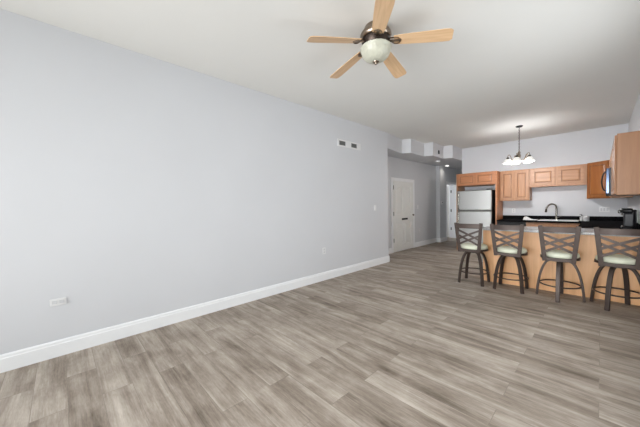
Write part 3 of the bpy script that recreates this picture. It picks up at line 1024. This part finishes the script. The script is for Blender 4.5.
part('hinge_cover', M['dark_grey'], FR, lambda b: box(b, fx1 - 0.12, fx1 - 0.02, ff + 0.01, ff + 0.12, 1.661, 1.685), 0.006)

# ------------------------------------------------------------------ bar stools
ST = thing('bar_stool', 'bronze metal bar stool with sage seat at the open end of the peninsula', 'stool', (-1.455, 4.92, 0), 0, 'swivel bar stools along the peninsula')
P_ = lambda name, mat, fill, **k: part(name, mat, ST, fill, world_space=False, **k)
P_('seat_cushion', M['cushion'], lambda b: lathe(b, [(0, 0.572), (0.19, 0.572), (0.198, 0.582), (0.200, 0.60), (0.192, 0.622), (0.165, 0.638), (0.10, 0.645), (0, 0.647)], 40), smooth=True)
P_('seat_frame', M['bronze'], lambda b: lathe(b, [(0, 0.540), (0.19, 0.540), (0.206, 0.544), (0.206, 0.570), (0.19, 0.571), (0, 0.571)], 40), smooth=True)
P_('swivel_plate', M['bronze'], lambda b: lathe(b, [(0, 0.505), (0.10, 0.505), (0.13, 0.512), (0.13, 0.530), (0.09, 0.539), (0, 0.539)], 28), smooth=True)
leg_ctrl = [(0.09, 0, 0.513), (0.132, 0, 0.492), (0.168, 0, 0.43), (0.200, 0, 0.33), (0.224, 0, 0.20), (0.238, 0, 0.08), (0.244, 0, 0.002)]
for k in range(4):
    lg = P_('leg', M['bronze'], lambda b: tube(b, spline(leg_ctrl, 5), (0.044, 0.027), ref=(0, 1, 0)), bevel=0.004)
    lg.rotation_euler = (0, 0, k * PI / 2)
rp_ = [(0.212 * math.cos(2 * PI * k / 48), 0.212 * math.sin(2 * PI * k / 48), 0.19) for k in range(48)]
P_('footrest_ring', M['bronze'], lambda b: tube(b, rp_, 0.0095, 8, closed=True), smooth=True)
post_x = lambda z: 0.142 + (z - 0.53) / 0.46 * 0.045
post_y = lambda z: -0.208 - (z - 0.53) / 0.46 * 0.035
for s in (-1, 1):
    P_('back_post', M['bronze'], lambda b: tube(b, [(s * post_x(z), post_y(z), z) for z in (0.525, 0.60, 0.75, 0.90, 1.0)], (0.048, 0.022), ref=(1, 0, 0)), bevel=0.004)
P_('top_rail', M['bronze'], lambda b: tube(b, [(t * (post_x(0.95) - 0.012), post_y(0.95) - 0.022 * (1 - t * t), 0.95) for t in [k / 6 - 1 for k in range(13)]], (0.075, 0.016), ref=(0, 0, 1)), bevel=0.004)
P_('lower_rail', M['bronze'], lambda b: tube(b, [(-post_x(0.56) + 0.01, post_y(0.56), 0.552), (post_x(0.56) - 0.01, post_y(0.56), 0.552)], (0.04, 0.014), ref=(0, 0, 1)), bevel=0.003)
for z0, z1 in ((0.885, 0.735), (0.735, 0.885), (0.80, 0.65), (0.65, 0.80)):
    dy = 0.004 if z0 > z1 else -0.004
    P_('cross_bar', M['bronze'], lambda b: tube(b, [(t * (post_x(z0 + (z1 - z0) * (t + 1) / 2) - 0.008), post_y(0.78) + dy - 0.010 * (1 - t * t), z0 + (z1 - z0) * (t + 1) / 2) for t in (-1, -0.66, -0.33, 0, 0.33, 0.66, 1)], (0.030, 0.010), ref=(0, 0, 1)))


def base_turn(root, a):
    k = 0
    for ch in root.children:
        if ch.name.split('.')[0] == 'leg':
            ch.rotation_euler = (0, 0, a + k * PI / 2)
            k += 1


stools = [(ST, -1.455, 4.92, math.radians(-3), 45, None)]
for x, y, rz, bt, lab in ((-0.945, 4.905, -0.02, 45, 'bronze metal bar stool standing in front of the dishwasher, second from open end'),
                          (-0.385, 4.885, 0.03, 0, 'bronze metal bar stool directly in front of the sink and faucet'),
                          (0.150, 4.900, 0.0, 68, 'bronze metal bar stool closest to the coffee maker and right-hand wall')):
    c = copy_tree(ST)
    c['label'] = lab.replace(' and right-hand wall', '')
    stools.append((c, x, y, rz, bt, lab))
for c, x, y, rz, bt, lab in stools:
    c.location = (x, y, 0)
    c.rotation_euler = (0, 0, rz)
    base_turn(c, math.radians(bt) - rz)

# ------------------------------------------------------------------ ceiling fan
fcx, fcy, fz, fr = -1.455, 2.15, 2.735, 0.65
FN = thing('ceiling_fan', 'five blade light maple ceiling fan with a glass bowl light', 'ceiling fan', (fcx, fcy, H))
part('motor', M['nickel'], FN, lambda b: lathe(b, [(0, -0.001), (0.098, -0.001), (0.104, -0.012), (0.112, -0.035), (0.132, -0.055), (0.142, -0.075), (0.142, -0.098), (0.128, -0.112), (0, -0.112)], 44, (fcx, fcy, H)), smooth=True)
part('motor_skirt', M['oil_bronze'], FN, lambda b: lathe(b, [(0, -0.113), (0.118, -0.113), (0.128, -0.122), (0.124, -0.150), (0.105, -0.186), (0, -0.186)], 40, (fcx, fcy, H)), smooth=True)
part('light_bowl', M['alabaster'], FN, lambda b: lathe(b, [(0, -0.1865), (0.136, -0.1865), (0.143, -0.1940), (0.139, -0.2120), (0.134, -0.2160), (0.132, -0.2340), (0.118, -0.2640), (0.094, -0.2900), (0.060, -0.3080), (0.025, -0.3150), (0, -0.3160)], 60, (fcx, fcy, H), 20, 0.012), smooth=True)
part('finial', M['nickel'], FN, lambda b: lathe(b, [(0, -0.3165), (0.030, -0.3170), (0.028, -0.3230), (0.014, -0.3280), (0.014, -0.3360), (0.007, -0.3430), (0, -0.3440)], 20, (fcx, fcy, H)), smooth=True)


def blade_outline():
    r0, r1 = 0.165, fr
    pts = []
    for t, w in ((0, 0.050), (0.15, 0.056), (0.5, 0.064), (0.85, 0.069), (0.955, 0.066), (1.0, 0.048)):
        pts.append((r0 + (r1 - r0) * t, -w))
    return pts + [(x, -y) for x, y in pts[::-1]]


for k in range(5):
    a = math.radians(26.7 + 72 * k - (4 if k == 4 else 0))
    bm = B()
    prism(bm, blade_outline(), -0.003, 0.003)
    bl = obj('blade', bm, M['blade'], FN, world_space=False, bevel=0.002)
    bl.location = (0, 0, -0.132)
    bl.rotation_mode = 'QUATERNION'
    bl.rotation_quaternion = (Matrix.Rotation(a, 3, 'Z') @ Matrix.Rotation(math.radians(7.0), 3, 'Y') @ Matrix.Rotation(math.radians(-11), 3, 'X')).to_quaternion()
    bm = B()
    for s in (-1, 1):
        tube(bm, spline([(0.112, 0, 0.008), (0.140, s * 0.020, 0.004), (0.172, s * 0.034, -0.006), (0.205, s * 0.030, -0.007), (0.222, s * 0.008, -0.007)], 5), (0.012, 0.006), ref=(0, 0, 1))
    prism(bm, [(0.100, -0.014), (0.165, -0.010), (0.215, -0.016), (0.232, 0), (0.215, 0.016), (0.165, 0.010), (0.100, 0.014)], -0.009, -0.0035)
    obj('blade_iron', bm, M['nickel'], bl, world_space=False)

# ------------------------------------------------------------------ chandelier
chx, chy = -1.23, 7.15
CH = thing('chandelier', 'five arm pewter chandelier with lit white glass shades over the kitchen', 'chandelier', (chx, chy, H))
part('canopy', M['black'], CH, lambda b: lathe(b, [(0, -0.001), (0.065, -0.001), (0.066, -0.012), (0.05, -0.028), (0.018, -0.034), (0, -0.034)], 28, (chx, chy, H)), smooth=True)


def chain(bm):
    z = H - 0.032
    i = 0
    while z > 2.44:
        ring = []
        for k in range(14):
            t = 2 * PI * k / 14
            a, b = 0.010 * math.cos(t), 0.019 * math.sin(t)
            ring.append((chx + (a if i % 2 else 0), chy + (0 if i % 2 else a), z - 0.017 + b))
        tube(bm, ring, 0.0035, 6, closed=True)
        z -= 0.030
        i += 1


part('chain', M['oil_bronze'], CH, chain)
part('column', M['nickel'], CH, lambda b: lathe(b, [(0, 2.43), (0.010, 2.425), (0.014, 2.40), (0.028, 2.385), (0.020, 2.36), (0.026, 2.34), (0.034, 2.31), (0.020, 2.27), (0.026, 2.235), (0.038, 2.215), (0.022, 2.19), (0.010, 2.17), (0.012, 2.155), (0, 2.145)], 24, (chx, chy, 0)), smooth=True)
td = Vector((-chx, -chy, 0)).normalized()
rd = Vector((-td.y, td.x, 0))
for k in range(5):
    ph = math.radians(30 + 72 * k)
    d = rd * math.cos(ph) + td * math.sin(ph)
    c0 = Vector((chx, chy, 0))
    pt = lambda r, z: c0 + d * r + Z * z
    arm = part('arm', M['nickel'], CH, lambda b: tube(b, spline([pt(0.026, 2.235), pt(0.06, 2.20), pt(0.10, 2.21), pt(0.135, 2.27), pt(0.16, 2.335), pt(0.182, 2.35), pt(0.20, 2.33), pt(0.202, 2.295)], 6), 0.0075, 8), smooth=True)
    e = pt(0.202, 0)
    part('socket_cup', M['oil_bronze'], arm, lambda b: lathe(b, [(0, 2.30), (0.016, 2.30), (0.026, 2.285), (0.028, 2.262), (0, 2.262)], 18, (e.x, e.y, 0)), smooth=True)
    sh = B()
    lathe(sh, [(0.028, 2.2615), (0.046, 2.250), (0.060, 2.228), (0.071, 2.198), (0.084, 2.170), (0.081, 2.171), (0.067, 2.198), (0.056, 2.226), (0.042, 2.247), (0.028, 2.259)], 32, (e.x, e.y, 0), 8, 0.02)
    obj('shade', sh, M['lit_glass'], arm, smooth=True)
    part('bulb', M['bulb'], arm, lambda b: sphere(b, (e.x, e.y, 2.215), 0.022, 1.3), smooth=True)
    pl = bpy.data.lights.new('chandelier_lamp', 'POINT')
    pl.energy, pl.shadow_soft_size, pl.color = 3.5, 0.03, (1, 0.98, 0.95)
    po = bpy.data.objects.new('chandelier_lamp', pl)
    po.location = (e.x, e.y, 2.155)
    COL.objects.link(po)
ul = bpy.data.lights.new('chandelier_fill', 'POINT')  # added fill below the column, lifts the kitchen ceiling; no bulb here
ul.energy, ul.shadow_soft_size, ul.color = 40, 0.12, (0.97, 0.98, 1.0)
uo = bpy.data.objects.new('chandelier_fill', ul)
uo.location = (chx, chy, 2.11)
COL.objects.link(uo)
